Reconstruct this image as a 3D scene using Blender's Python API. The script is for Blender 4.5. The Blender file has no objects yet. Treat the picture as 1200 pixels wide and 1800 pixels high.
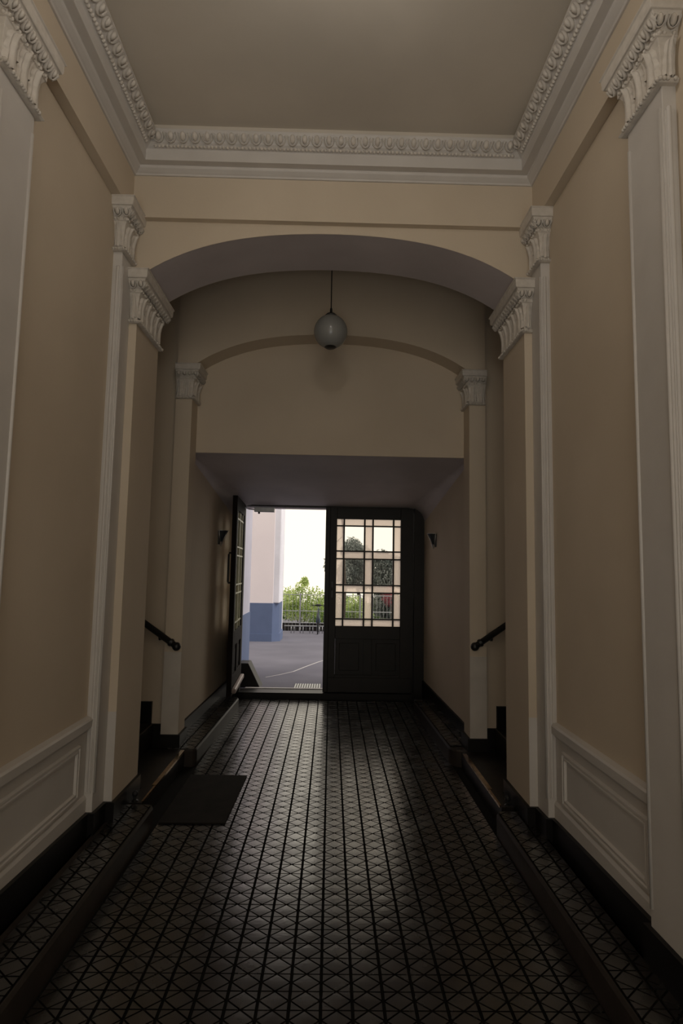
import bpy, math, random
from mathutils import Matrix, Vector
random.seed(7)
D = bpy.data
SC = bpy.context.scene
COL = SC.collection
PI = math.pi

# ------------------------------------------------------------------ camera
F_PX, PITCH, YAW, ROLL = 1053.8, .0961, .0157, .018
cp, sp, cy, sy = math.cos(PITCH), math.sin(PITCH), math.cos(YAW), math.sin(YAW)
fw = Vector((sy*cp, cy*cp, sp)); rt = Vector((cy, -sy, 0)); up = rt.cross(fw)
cr = math.cos(ROLL)*rt + math.sin(ROLL)*up; cu = cr.cross(fw)
cam = D.objects.new('camera', D.cameras.new('camera')); COL.objects.link(cam)
cam.data.sensor_fit = 'VERTICAL'; cam.data.sensor_height = 36; cam.data.sensor_width = 24
cam.data.lens = F_PX/1800*36; cam.data.clip_start = .05
R3 = Matrix((cr, cu, -fw)).transposed()
cam.matrix_world = Matrix.Translation((0, 0, 1.5)) @ R3.to_4x4()
SC.camera = cam

# ------------------------------------------------------------------ sky, sun, daylight through the street door, exposure
w = D.worlds.new('sky'); SC.world = w; w.use_nodes = True
bg = w.node_tree.nodes['Background']
bg.inputs[0].default_value = (1.0, .91, .76, 1); bg.inputs[1].default_value = 1.28
sun = D.objects.new('sun', D.lights.new('sun', 'SUN')); COL.objects.link(sun)
sun.data.energy = 2.6; sun.data.angle = .6; sun.data.color = (1, .96, .88)
sun.rotation_euler = Vector((.75, -.22, .95)).to_track_quat('Z', 'Y').to_euler()
# added area light standing in for unseen sunlit pavement beyond the street doorway
sl = D.objects.new('street_daylight', D.lights.new('street_daylight', 'AREA')); COL.objects.link(sl)
sl.data.shape = 'RECTANGLE'; sl.data.size = 2.6; sl.data.size_y = 2.4
sl.data.energy = 48; sl.data.color = (.9, .96, 1)
sl.location = (-.03, -3.0, -.02); sl.rotation_euler = (PI, 0, 0)
SC.view_settings.view_transform = 'Standard'; SC.view_settings.look = 'None'
SC.view_settings.gamma = 1; SC.view_settings.exposure = 0
SC.view_settings.use_curve_mapping = False

# ------------------------------------------------------------------ materials
def mat(name, col, rough=.6, spec=.5, metal=0, noise=None, bump=None, col2=None, voro=False):
    m = D.materials.new(name); m.use_nodes = True
    nt = m.node_tree; b = nt.nodes['Principled BSDF']
    b.inputs['Base Color'].default_value = (*col, 1); b.inputs['Roughness'].default_value = rough
    b.inputs['Specular IOR Level'].default_value = spec; b.inputs['Metallic'].default_value = metal
    if noise or bump:
        tc = nt.nodes.new('ShaderNodeNewGeometry')
    if noise:
        n = nt.nodes.new('ShaderNodeTexNoise'); n.inputs['Scale'].default_value = noise; n.inputs['Detail'].default_value = 6
        nt.links.new(tc.outputs['Position'], n.inputs['Vector'])
        r = nt.nodes.new('ShaderNodeValToRGB'); r.color_ramp.elements[0].position = .35; r.color_ramp.elements[1].position = .68
        r.color_ramp.elements[0].color = (*(col2 or [c*.86 for c in col]), 1); r.color_ramp.elements[1].color = (*col, 1)
        nt.links.new(n.outputs['Fac'], r.inputs['Fac']); nt.links.new(r.outputs['Color'], b.inputs['Base Color'])
    if bump:
        n = nt.nodes.new('ShaderNodeTexVoronoi' if voro else 'ShaderNodeTexNoise'); n.inputs['Scale'].default_value = bump[0]
        nt.links.new(tc.outputs['Position'], n.inputs['Vector'])
        k = nt.nodes.new('ShaderNodeBump'); k.inputs['Strength'].default_value = bump[1]; k.inputs['Distance'].default_value = bump[2]
        nt.links.new(n.outputs[0], k.inputs['Height']); nt.links.new(k.outputs['Normal'], b.inputs['Normal'])
    return m
def mixmat(name, build):
    m = D.materials.new(name); m.use_nodes = True; nt = m.node_tree
    nt.nodes.remove(nt.nodes['Principled BSDF']); out = nt.nodes['Material Output']
    nt.links.new(build(nt), out.inputs['Surface']); return m

M = dict(
    cream=mat('cream_paint', (.64, .545, .43), .75, .3, noise=1.6, bump=(60, .12, .004), col2=(.59, .50, .39)),
    white=mat('white_paint', (.62, .585, .55), .5, .4, noise=5, bump=(45, .12, .004), col2=(.58, .545, .51)),
    stucco=mat('stucco_white', (.66, .61, .55), .6, .3, noise=30, bump=(120, .15, .003), col2=(.58, .53, .47)),
    lilac=mat('lilac_grey_paint', (.62, .56, .57), .6, .3, noise=2, bump=(40, .12, .004)),
    ceil=mat('ceiling_paint', (.64, .58, .50), .8, .2, noise=1.2, bump=(30, .1, .004)),
    black=mat('black_gloss_paint', (.008, .007, .007), .45, .25, noise=9, bump=(25, .1, .004)),
    stone=mat('dark_stone', (.020, .016, .014), .4, .4, noise=14, bump=(60, .1, .003), col2=(.010, .008, .007)),
    kerbstone=mat('kerb_stone', (.038, .030, .025), .5, .25, noise=11, bump=(70, .15, .003), col2=(.028, .022, .019)),
    grout=mat('grout', (.008, .007, .006), .85, .15, noise=40),
    brass=mat('brass', (.80, .58, .36), .2, .5, 1, noise=30, col2=(.45, .30, .18)),
    mat_=mat('rubber_mat', (.016, .013, .011), .85, .2, noise=9, bump=(160, .5, .004), col2=(.010, .008, .007)),
    wood=mat('dark_wood', (.012, .009, .008), .45, .35, noise=6, bump=(90, .15, .002), col2=(.007, .0055, .005)),
    woodout=mat('varnished_wood', (.014, .010, .008), .7, .08, noise=8, bump=(90, .1, .002), col2=(.010, .007, .006)),
    litbar=mat('sunlit_glazing_bar', (.62, .62, .44), .4, .5, noise=8),  # sunlit look of the open leaf's bars put into the colour
    board=mat('weather_board_paint', (.34, .27, .25), .4, .5, noise=8),
    iron=mat('black_iron', (.012, .012, .012), .4, .5),
    chrome=mat('chrome', (.85, .83, .80), .3, .5, 1),
    steel=mat('galvanised_steel', (.45, .46, .48), .4, .5, .9, noise=30),
    opal=mat('opal_glass', (.27, .27, .26), .22, .5),
    pink=mat('pink_render', (.74, .675, .71), .85, .2, noise=1.2, bump=(50, .2, .006), col2=(.70, .635, .675)),
    pinkl=mat('pale_render', (.72, .71, .80), .85, .2, noise=2, bump=(50, .2, .006)),
    blue=mat('blue_plinth_render', (.098, .130, .235), .75, .3, noise=2.5, bump=(50, .2, .006), col2=(.088, .118, .215)),
    paving=mat('asphalt', (.138, .134, .168), .9, .2, noise=.9, bump=(70, .3, .01), col2=(.105, .102, .13)),
    pale=mat('pale_stone', (.48, .46, .47), .8, .3, noise=20),
    bark=mat('bark', (.06, .045, .035), .9, .2, noise=12),
    rubber=mat('tyre_rubber', (.012, .012, .014), .6, .4),
    bike=mat('bike_frame_paint', (.03, .05, .10), .35, .5),
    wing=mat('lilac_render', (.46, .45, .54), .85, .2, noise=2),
    grey=mat('pale_grey_paint', (.60, .55, .49), .55, .4, noise=5),
    glassd=mat('dark_window_glass', (.04, .045, .05), .1, .6),
)
# tile: black fired clay, sheen uneven from tile to tile
def tile_mat():
    m = mat('fired_clay_tile', (.016, .0135, .0115), .33, 1.0, noise=28, bump=(75, .25, .0016), col2=(.010, .0085, .0075))
    nt = m.node_tree; b = nt.nodes['Principled BSDF']
    g = nt.nodes.new('ShaderNodeNewGeometry'); n = nt.nodes.new('ShaderNodeTexNoise'); n.inputs['Scale'].default_value = 5.5
    n.inputs['Detail'].default_value = 5
    nt.links.new(g.outputs['Position'], n.inputs['Vector'])
    r = nt.nodes.new('ShaderNodeMapRange'); r.inputs[1].default_value = .3; r.inputs[2].default_value = .7
    r.inputs[3].default_value = .19; r.inputs[4].default_value = .31
    nt.links.new(n.outputs['Fac'], r.inputs[0]); nt.links.new(r.outputs[0], b.inputs['Roughness'])
    b.inputs['IOR'].default_value = 1.8                  # raised beyond fired clay to strengthen the daylight reflection
    return m
M['tile'] = tile_mat()
def clear(nt):
    t = nt.nodes.new('ShaderNodeBsdfTransparent'); t.inputs[0].default_value = (.96, .96, .95, 1)
    g = nt.nodes.new('ShaderNodeBsdfGlossy'); g.inputs['Roughness'].default_value = .02
    f = nt.nodes.new('ShaderNodeFresnel'); f.inputs[0].default_value = 1.2
    x = nt.nodes.new('ShaderNodeMixShader'); nt.links.new(f.outputs[0], x.inputs[0]); nt.links.new(t.outputs[0], x.inputs[1]); nt.links.new(g.outputs[0], x.inputs[2])
    return x.outputs[0]
M['glass'] = mixmat('clear_glass', clear)
def frosted(nt):
    geo = nt.nodes.new('ShaderNodeNewGeometry')
    n = nt.nodes.new('ShaderNodeTexVoronoi'); n.inputs['Scale'].default_value = 130; nt.links.new(geo.outputs['Position'], n.inputs['Vector'])
    k = nt.nodes.new('ShaderNodeBump'); k.inputs['Strength'].default_value = .6; k.inputs['Distance'].default_value = .004
    nt.links.new(n.outputs['Distance'], k.inputs['Height'])
    t = nt.nodes.new('ShaderNodeBsdfTranslucent'); t.inputs[0].default_value = (1, .87, .76, 1)
    r = nt.nodes.new('ShaderNodeBsdfTransparent'); r.inputs[0].default_value = (1, .88, .78, 1)
    nt.links.new(k.outputs[0], t.inputs['Normal'])
    x = nt.nodes.new('ShaderNodeMixShader'); x.inputs[0].default_value = .2
    nt.links.new(t.outputs[0], x.inputs[1]); nt.links.new(r.outputs[0], x.inputs[2]); return x.outputs[0]
M['frost'] = mixmat('textured_glass', frosted)
def leafmat(name, c1, c2, tl=.5):
    def bld(nt):
        geo = nt.nodes.new('ShaderNodeNewGeometry'); n = nt.nodes.new('ShaderNodeTexNoise'); n.inputs['Scale'].default_value = 2.3
        nt.links.new(geo.outputs['Position'], n.inputs['Vector'])
        r = nt.nodes.new('ShaderNodeValToRGB'); r.color_ramp.elements[0].color = (*c1, 1); r.color_ramp.elements[1].color = (*c2, 1)
        r.color_ramp.elements[0].position = .4; r.color_ramp.elements[1].position = .62
        nt.links.new(n.outputs['Fac'], r.inputs[0])
        d = nt.nodes.new('ShaderNodeBsdfDiffuse'); t = nt.nodes.new('ShaderNodeBsdfTranslucent')
        nt.links.new(r.outputs[0], d.inputs[0]); nt.links.new(r.outputs[0], t.inputs[0])
        x = nt.nodes.new('ShaderNodeMixShader'); x.inputs[0].default_value = tl
        nt.links.new(d.outputs[0], x.inputs[1]); nt.links.new(t.outputs[0], x.inputs[2]); return x.outputs[0]
    return mixmat(name, bld)
M['leaf'] = leafmat('bright_leaves', (.30, .40, .12), (.60, .70, .30), .5)
M['leafd'] = leafmat('dark_leaves', (.12, .14, .13), (.27, .29, .27), .3)
M['leafg'] = leafmat('hedge_leaves', (.12, .20, .06), (.28, .38, .14), .4)
M['leafr'] = leafmat('red_leaves', (.22, .06, .08), (.40, .16, .18), .4)

# ------------------------------------------------------------------ mesh helpers
WP = {}                                            # world position of each object's origin
def tag(o, label=None, cat=None, group=None, kind=None):
    if label: o['label'] = label
    if cat: o['category'] = cat
    if group: o['group'] = group
    if kind: o['kind'] = kind
    return o
def place(o, parent, loc):
    COL.objects.link(o); o.location = loc; WP[o.name] = Vector(loc)
    if parent:
        o.parent = parent; o.matrix_parent_inverse = Matrix.Translation(-WP[parent.name])
    return o
def thing(name, loc, label=None, cat=None, group=None, kind=None):
    o = D.objects.new(name, None); o.empty_display_size = .1
    place(o, None, loc); return tag(o, label, cat, group, kind)
class MB:
    def __init__(s): s.v = []; s.f = []
    def add(s, v, f):
        n = len(s.v); s.v += [tuple(p) for p in v]; s.f += [tuple(i+n for i in q) for q in f]; return s
    def box(s, x0, x1, y0, y1, z0, z1): return s.hexa(x0, x1, y0, y1, z0, z1, z1)
    def hexa(s, x0, x1, y0, y1, z0, za, zb):          # top height za at y0, zb at y1
        x0, x1 = min(x0, x1), max(x0, x1)
        return s.add([(x0,y0,z0),(x1,y0,z0),(x1,y1,z0),(x0,y1,z0),(x0,y0,za),(x1,y0,za),(x1,y1,zb),(x0,y1,zb)],
                     [(0,3,2,1),(4,5,6,7),(0,1,5,4),(1,2,6,5),(2,3,7,6),(3,0,4,7)])
    def prism(s, poly, d):                            # polygon (3-D points) swept by vector d
        n = len(poly); d = Vector(d); a = [Vector(p) for p in poly]; b = [p+d for p in a]
        return s.add(a+b, [tuple(range(n))[::-1], tuple(range(n, 2*n))]+[(i, (i+1) % n, n+(i+1) % n, n+i) for i in range(n)])
    def loft(s, rings, cap=True, closed=True):
        n = len(rings[0]); v = [p for r in rings for p in r]; f = []
        for k in range(len(rings)-1):
            for i in range(n if closed else n-1):
                j = (i+1) % n; f.append((k*n+i, k*n+j, (k+1)*n+j, (k+1)*n+i))
        if cap: f += [tuple(range(n))[::-1], tuple(range((len(rings)-1)*n, len(rings)*n))]
        return s.add(v, f)
    def tube(s, pts, r, n=8, cap=True):
        pts = [Vector(p) for p in pts]; rings = []
        for i, p in enumerate(pts):
            t = (pts[min(i+1, len(pts)-1)]-pts[max(i-1, 0)]).normalized()
            a = t.cross(Vector((0, 0, 1)) if abs(t.z) < .9 else Vector((1, 0, 0))).normalized(); b = t.cross(a)
            rr = r[i] if isinstance(r, (list, tuple)) else r
            rings.append([p+rr*(math.cos(2*PI*k/n)*a+math.sin(2*PI*k/n)*b) for k in range(n)])
        return s.loft(rings, cap)
    def lathe(s, c, prof, n=16, a0=0, a1=2*PI):
        c = Vector(c); full = abs(a1-a0-2*PI) < 1e-6; m = n if full else n+1
        rings = [[c+Vector((r*math.cos(a0+(a1-a0)*k/n), r*math.sin(a0+(a1-a0)*k/n), z)) for k in range(m)] for r, z in prof]
        return s.loft(rings, True, full)
    def ball(s, c, r, n=8, m=5):
        return s.lathe(c, [(max(1e-4, r*math.sin(PI*k/m)), -r*math.cos(PI*k/m)) for k in range(m+1)], n)
    def mesh(s, name, m, smooth=False, off=(0, 0, 0)):
        me = D.meshes.new(name); o = Vector(off)
        me.from_pydata([Vector(p)-o for p in s.v], [], s.f); me.update()
        import bmesh
        b = bmesh.new(); b.from_mesh(me); bmesh.ops.recalc_face_normals(b, faces=b.faces); b.to_mesh(me); b.free()
        if smooth:
            for p in me.polygons: p.use_smooth = True
            if smooth == 'auto': me.set_sharp_from_angle(angle=math.radians(40))
        me.materials.append(M[m]); return me
    def build(s, name, m, parent=None, smooth=False, bevel=0):
        lo = [min(p[i] for p in s.v) for i in range(3)]; hi = [max(p[i] for p in s.v) for i in range(3)]
        c = ((lo[0]+hi[0])/2, (lo[1]+hi[1])/2, lo[2])
        o = D.objects.new(name, s.mesh(name, m, smooth, c)); place(o, parent, c)
        if bevel:
            bv = o.modifiers.new('bevel', 'BEVEL'); bv.width = bevel; bv.segments = 2; bv.limit_method = 'ANGLE'
        return o
def inst(name, me, parent, Mx):
    o = D.objects.new(name, me); COL.objects.link(o); WP[o.name] = Mx.to_translation()
    if parent: o.parent = parent; o.matrix_parent_inverse = Matrix.Translation(-WP[parent.name])
    o.matrix_basis = Mx; return o
def basis(loc, xa, ya, za, sc=1):
    m = Matrix((Vector(xa)*sc, Vector(ya)*sc, Vector(za)*sc)).transposed().to_4x4(); m.translation = Vector(loc); return m
def box(name, m, parent, *a, bevel=0): return MB().box(*a).build(name, m, parent, bevel=bevel)

XC = -.025                                         # axis of the passage
SIDE = {-1: 'left', 1: 'right'}
def X(s, d): return XC+s*d

YA, YB = 3.455, 3.894                              # arch wall, front and back
Y2, YT = 4.785, 4.99                               # far arch front and tympanum
YD = 7.2                                           # courtyard door
ZC = 4.05                                          # ceiling
YS0 = -1.5
DW, DP, DPI = 1.252, 1.20, 1.155                   # half widths: wall, pilaster face, arch pier face
def zpl(y): return .255-.031*max(0, min(1.45, y-2.0))  # top of the black plinth

# ------------------------------------------------------------------ floor and ceiling slabs
floor = MB().box(-3.7, 3.7, YS0-.25, 7.14, -.2, -.013).build('floor', 'grout')
tag(floor, 'black floor of small diamond relief tiles running through the passage', 'floor', kind='structure')
ceil = MB().box(-3.7, 3.7, YS0-.3, 5.25, ZC, ZC+.15).build('ceiling', 'ceil')
tag(ceil, 'flat beige ceiling framed by the carved white cornice', 'ceiling', kind='structure')

# ------------------------------------------------------------------ long walls with friezes and wainscot
walls = {}
for s in (-1, 1):
    nm = SIDE[s]
    wl = MB().box(X(s, DW), X(s, 1.5), YS0-.1, YA, -.1, ZC).build('wall_'+nm, 'cream')
    tag(wl, f'cream painted {nm} wall with white wainscot between the tall pilasters', 'wall', kind='structure'); walls[s] = wl
    MB().box(X(s, DP), X(s, DW+.01), YS0, YA, 3.585, ZC).build('frieze', 'cream', wl)
    for (y0, y1) in ((2.268, 3.29), (YS0, 2.016)):
        MB().box(X(s, DW-.006), X(s, DW+.01), y0, y1, .15, .66).build('wainscot_board', 'white', wl)
        pr = [(0, .622), (.012, .628), (.018, .645), (.034, .652), (.036, .69), (.030, .70), (0, .706)]
        MB().prism([(X(s, DW-p), y0, z) for p, z in pr], (0, y1-y0, 0)).build('dado_rail', 'white', wl)
        if y0 < 0: y0 = .3
        ya, yb, za, zb = y0+.07, y1-.10, .315, .585     # moulded frame of the wainscot panel
        rings = []
        for off, d in ((0, .006), (.006, .02), (.014, .02), (.02, .012), (.026, .018), (.034, .018), (.04, .006)):
            rings.append([(X(s, DW-d), ya+off, za+off), (X(s, DW-d), yb-off, za+off), (X(s, DW-d), yb-off, zb-off), (X(s, DW-d), ya+off, zb-off)])
        MB().loft(rings, False).build('panel_moulding', 'white', wl)
        MB().prism([(X(s, DW-p), y0, z) for p, z in ((0, .2), (.02, .2), (.02, .285), (.012, .3), (0, .305))], (0, y1-y0, 0)).build('base_rail', 'white', wl)

# ------------------------------------------------------------------ arch wall
def arch_z(x, z0, rise, half):
    a = .56*rise/half**2; b = .44*rise/half**4
    u = x-XC; return z0-a*u*u-b*u**4
def arch_slab(name, y0, y1, half, z0, rise, xo, ztop, m, parent, n=40, zpier=None, soffit=None):
    b = MB(); sof = MB()
    xs = [X(1, -half+2*half*i/n) for i in range(n+1)]
    lo = [(x, arch_z(x, z0, rise, half)) for x in xs]
    for i in range(n):
        (xa, za), (xb, zb) = lo[i], lo[i+1]
        b.add([(xa, y0, za), (xb, y0, zb), (xb, y0, ztop), (xa, y0, ztop), (xa, y1, za), (xb, y1, zb), (xb, y1, ztop), (xa, y1, ztop)],
              [(0, 1, 2, 3), (7, 6, 5, 4)] + ([] if soffit else [(4, 5, 1, 0)]))
        if soffit: sof.add([(xa, y0, za-.001), (xb, y0, zb-.001), (xb, y1, zb-.001), (xa, y1, za-.001)], [(3, 2, 1, 0)])
    for s in (-1, 1):
        b.box(X(s, half), X(s, xo), y0, y1, zpier, ztop)
    o = b.build(name, m, parent)
    if soffit: sof.build('arch_soffit', soffit, o, smooth=True)
    return o
wm = arch_slab('wall_middle', YA, YB, 1.125, 3.522, .272, 1.5, ZC, 'cream', None, zpier=3.24, soffit='lilac')
tag(wm, 'cream cross wall with a wide segmental arch on two piers', 'wall', kind='structure')
MB().box(X(-1, DP), X(1, DP), 3.415, YA+.01, 3.575, ZC).build('frieze', 'cream', wm)
for s in (-1, 1):
    MB().box(X(s, DPI), X(s, 1.5), YA, YB, .1, 2.932).box(X(s, DP), X(s, 1.5), YA, YB, 2.932, 3.24).build('pier', 'cream', wm)
    MB().box(X(s, DPI-.001), X(s, DP), YA-.003, YA, .15, .69).build('pier_dado', 'white', wm)
    MB().box(X(s, 1.45), X(s, 3.6), YB-.25, YB, -.1, ZC).build('stair_side_wall', 'cream', wm)

# ------------------------------------------------------------------ far arch, tympanum, stair end walls
wf = arch_slab('wall_far', Y2, YT, 1.13, 3.428, .285, 1.262, ZC, 'cream', None, zpier=3.135)
tag(wf, 'cream far wall with a shallow blind arch above the low door passage', 'wall', kind='structure')
MB().box(X(-1, 1.27), X(1, 1.27), YT, 5.25, 2.46, ZC).build('tympanum', 'cream', wf)
for s in (-1, 1):
    tag(MB().box(X(s, 1.25), X(s, 3.6), 4.84, 5.05, -.1, ZC).build('wall_stair_end_'+SIDE[s], 'cream'), f'cream wall behind the handrail of the {SIDE[s]} stairs', 'wall', kind='structure')
    tag(MB().box(X(s, 3.35), X(s, 3.6), YB-.1, 4.9, -.1, ZC).build('wall_stair_back_'+SIDE[s], 'cream'), f'cream wall closing the {SIDE[s]} stairwell', 'wall', kind='structure')
    MB().box(X(s, 1.13), X(s, 1.262), Y2, YT, .15, 2.862).build('pilaster_strip', 'cream', wf)
    MB().box(X(s, 1.129), X(s, 1.263), Y2-.003, Y2, .15, .84).build('pilaster_dado', 'grey', wf)

# ------------------------------------------------------------------ passage to the courtyard door
for s in (-1, 1):
    nm = SIDE[s]
    b = MB(); da, db = 1.20, 1.135
    b.prism([(X(s, da), YT, .1), (X(s, db), YD+.02, .1), (X(s, 1.6), YD+.02, .1), (X(s, 1.6), YT, .1)], (0, 0, 2.5))
    o = b.build('wall_passage_'+nm, 'cream')
    tag(o, f'cream {nm} wall of the low passage carrying a wall lamp', 'wall', kind='structure')
DA0, DB0 = 1.20, 1.135
cpz = MB().add([(-1.6, YT+.01, 2.46), (1.6, YT+.01, 2.46), (1.6, YD+.1, 2.253), (-1.6, YD+.1, 2.253), (-1.6, YT+.01, 2.7), (1.6, YT+.01, 2.7), (1.6, YD+.1, 2.7), (-1.6, YD+.1, 2.7)],
               [(0, 1, 2, 3), (7, 6, 5, 4), (0, 4, 5, 1), (1, 5, 6, 2), (2, 6, 7, 3), (3, 7, 4, 0)]).build('ceiling_passage', 'lilac')
for s in (-1, 1):                                  # rounded junction of passage wall and ceiling
    rings = []
    for y, d, z, r in ((YT+.012, DA0, 2.46, .02), (YD+.03, DB0, 2.256, .19)):
        ring = [(X(s, d+.02), y, z+.02)]
        for k in range(9):
            a = PI/2*k/8; ring.append((X(s, d+.001-r*(1-math.cos(a))), y, z+.001-r*(1-math.sin(a))))
        rings.append(ring[:1]+ring[1:])
    MB().loft(rings).build('cove', 'lilac', cpz, smooth='auto')
tag(cpz, 'grey sloping ceiling of the low passage before the courtyard door', 'ceiling', kind='structure')

# ------------------------------------------------------------------ street end behind the viewer
YS = -1.5
ws = MB().box(-1.6, X(-1, .95), YS-.25, YS, -.1, ZC).box(X(1, .95), 1.6, YS-.25, YS, -.1, ZC).box(X(-1, .95), X(1, .95), YS-.25, YS, 3.5, ZC).build('wall_street', 'cream')
tag(ws, 'cream street end wall with a tall open doorway letting daylight in', 'wall', kind='structure')

# ------------------------------------------------------------------ black plinths
DA, DB = 1.20, 1.135
for s in (-1, 1):
    b = MB(); e = .02
    def seg(d, y0, y1): b.hexa(X(s, d-e), X(s, 1.3), y0, y1, -.05, zpl(y0), zpl(y1))
    seg(DW-.02, YS0, 2.016-e); seg(DP, 2.016-e, 2.268+e); seg(DW-.02, 2.268+e, 3.29-e); seg(DP, 3.29-e, YA-e); seg(DPI, YA-e, YB+.004)
    tag(b.build('baseboard_'+SIDE[s], 'black'), f'black plinth along the foot of the {SIDE[s]} wall and arch pier', 'baseboard', kind='structure')
    b = MB()
    b.box(X(s, 1.13-e), X(s, 1.262+e*.5), Y2-e, YT+e, -.05, .215)
    b.prism([(X(s, DA-e), YT, .215), (X(s, DB-e), YD, .225), (X(s, 1.3), YD, .225), (X(s, 1.3), YT, .215)], (0, 0, -.25))
    b.box(X(s, 1.26), X(s, 1.35), 4.815, 4.85, 0, .28)
    for k in range(8): b.box(X(s, 1.35+.25*k), X(s, 1.60+.25*k), 4.815, 4.85, 0, .28+.17*(k+1))
    tag(b.build('baseboard_rear_'+SIDE[s], 'black'), f'black stepped plinth at the foot of the {SIDE[s]} stairs and passage wall', 'baseboard', kind='structure')

# ------------------------------------------------------------------ carved pieces shared by cornice and capitals
def egg_mesh():
    b = MB(); n = 8                                   # unit: 1 wide, about 1 tall, in x-y; z outwards
    rings = []
    for k in range(5):
        t = k/4*PI/2; r = math.cos(t); rings.append([(r*.25*math.cos(2*PI*i/n), .03+r*.40*math.sin(2*PI*i/n)*(1.0 if i < n/2 else 1.0), .02+.34*math.sin(t)) for i in range(n)])
    rings[-1] = [(.03*math.cos(2*PI*i/n), .03+.03*math.sin(2*PI*i/n), .36) for i in range(n)]
    b.loft(rings, True)
    m = 9                                             # raised collar, open at the top
    pts = [PI*(1.0+ .22) + (PI*(1-.44)+.0)*0 for _ in (0,)]
    path = [(.40*math.cos(a), .03+.50*math.sin(a)) for a in [math.radians(150+240*i/(m-1)) for i in range(m)]]
    rg = []
    for i, (px, py) in enumerate(path):
        l = math.hypot(px, py-.03) or 1; ux, uy = px/l, (py-.03)/l; h = .085
        rg.append([(px-ux*h, py-uy*h, 0), (px, py, .34), (px+ux*h, py+uy*h, 0)])
    b.loft(rg, True)
    b.add([(.5, .5, .0), (.56, .1, 0), (.5, -.5, 0), (.44, .1, 0), (.5, .2, .34)], [(0, 1, 4), (1, 2, 4), (2, 3, 4), (3, 0, 4)])   # dart
    return b.mesh('egg_and_dart', 'stucco', True)
EGG = egg_mesh()
def leaf_mesh():
    b = MB(); nu, nv = 12, 14; v = []; f = []        # lobed acanthus leaf, tip curling outwards
    for j in range(nv+1):
        t = j/nv
        lob = .78+.22*abs(math.sin(t*PI*3.2+.6))
        wdt = .58*(1-.35*t)*lob*(1 if t < .8 else max(.12, 1-((t-.8)/.22)**1.5))
        for i in range(nu+1):
            u = -1+2*i/nu
            z = .10*(1-u*u)+.055*math.cos(u*PI*3)*(1-.5*abs(u))+.36*max(0, t-.45)**1.5*(1-.6*u*u)
            y = t+.10*abs(u)*(1-.4*t)-.30*max(0, t-.82)-.05*math.sin(t*PI*6.4)*abs(u)
            v.append((u*wdt, y, z if abs(u) < 1 else -.01))
    for j in range(nv):
        for i in range(nu):
            a = j*(nu+1)+i; f.append((a, a+1, a+nu+2, a+nu+1))
    b.add(v, f); return b.mesh('acanthus_leaf', 'stucco', True)
LEAF = leaf_mesh()

def capital(parent, xw, xf, y0, y1, z0, z1, s, faces, pe=.042, far=1):
    """xw wall side, xf face towards the passage; faces: 'main' (towards passage), 'front' (towards street); far 0: the rear end meets a wall at y1"""
    h = z1-z0
    prof = [(0, 0), (0, .018), (.03, .028), (.06, .018), (.065, .002), (.3, .003), (.52, .010), (.585, .020), (.59, .026), (.655, .026), (.66, .028), (.82, .058), (.825, .066), (.86, .070), (.97, .071), (.985, .078), (1, .078)]
    rings = []
    for t, o in prof:
        z = z0+t*h; xo = xf-s*o
        rings.append([(xw, y0-o, z), (xo, y0-o, z), (xo, y1+o*far, z), (xw, y1+o*far, z)])
    cap = MB().loft(rings, True).build('capital', 'stucco', parent, bevel=.0025)
    tag(cap, 'carved white capital')
    runs = []
    if 'main' in faces: runs.append((Vector((xf, y0, 0)), Vector((0, 1, 0)), y1-y0, Vector((-s, 0, 0))))
    if 'front' in faces: runs.append((Vector((min(xw, xf), y0, 0)), Vector((1, 0, 0)), abs(xf-xw), Vector((0, -1, 0))))
    beads = MB()
    for st, run, L, nrm in runs:
        ext = .05; span = L+(1+far)*ext if abs(run.y) > 0 else L+ext-.004
        start = st-run*ext if (abs(run.y) > 0 or s > 0) else st+run*.004
        n = max(1, round(span/pe)); p = span/n
        slope = (nrm*.030+Vector((0, 0, .16*h))).normalized(); nn = nrm-slope*nrm.dot(slope); nn.normalize()
        for k in range(n):
            c = start+run*(p*(k+.5))+nrm*.044; c.z = z0+.735*h
            r = slope.cross(nn)
            inst('egg_and_dart', EGG, cap, basis(c, r*p, slope*.17*h, nn*.045))
        q = .018; m = int((L+.025+.025*(far if abs(run.y) > 0 else 0))/q)
        s0 = st-run*.025 if (abs(run.y) > 0 or s > 0) else st+run*.002
        for k in range(m):
            if k % 3 == 2: continue
            c = s0+run*(q*(k+.5))+nrm*.027; c.z = z0+.622*h
            beads.ball(c, .0085, 6, 4)
        q = .014; m = int((L+.025+.015*(far if abs(run.y) > 0 else 0))/q)
        for k in range(m):
            if k % 4 == 3: continue
            c = s0+run*(q*(k+.5))+nrm*.026; c.z = z0+.03*h
            beads.ball(c, .0085, 6, 4)
        n = max(1, round(L/.085)); p = L/n; r = Vector((0, 0, 1)).cross(nrm)
        for k in range(n):
            c = st+run*(p*(k+.5))+nrm*.003; c.z = z0+.08*h
            inst('acanthus_leaf', LEAF, cap, basis(c, r*p*(.86 if n == 1 or not far else .98), Vector((0, 0, .50*h)), nrm*.15))
            if k:
                c = st+run*(p*k)+nrm*.001; c.z = z0+.30*h
                inst('acanthus_leaf', LEAF, cap, basis(c, r*p*.62, Vector((0, 0, .27*h)), nrm*.10))
    tag(beads.build('bead_row', 'stucco', cap, smooth=True), kind='stuff')
    return cap

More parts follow.
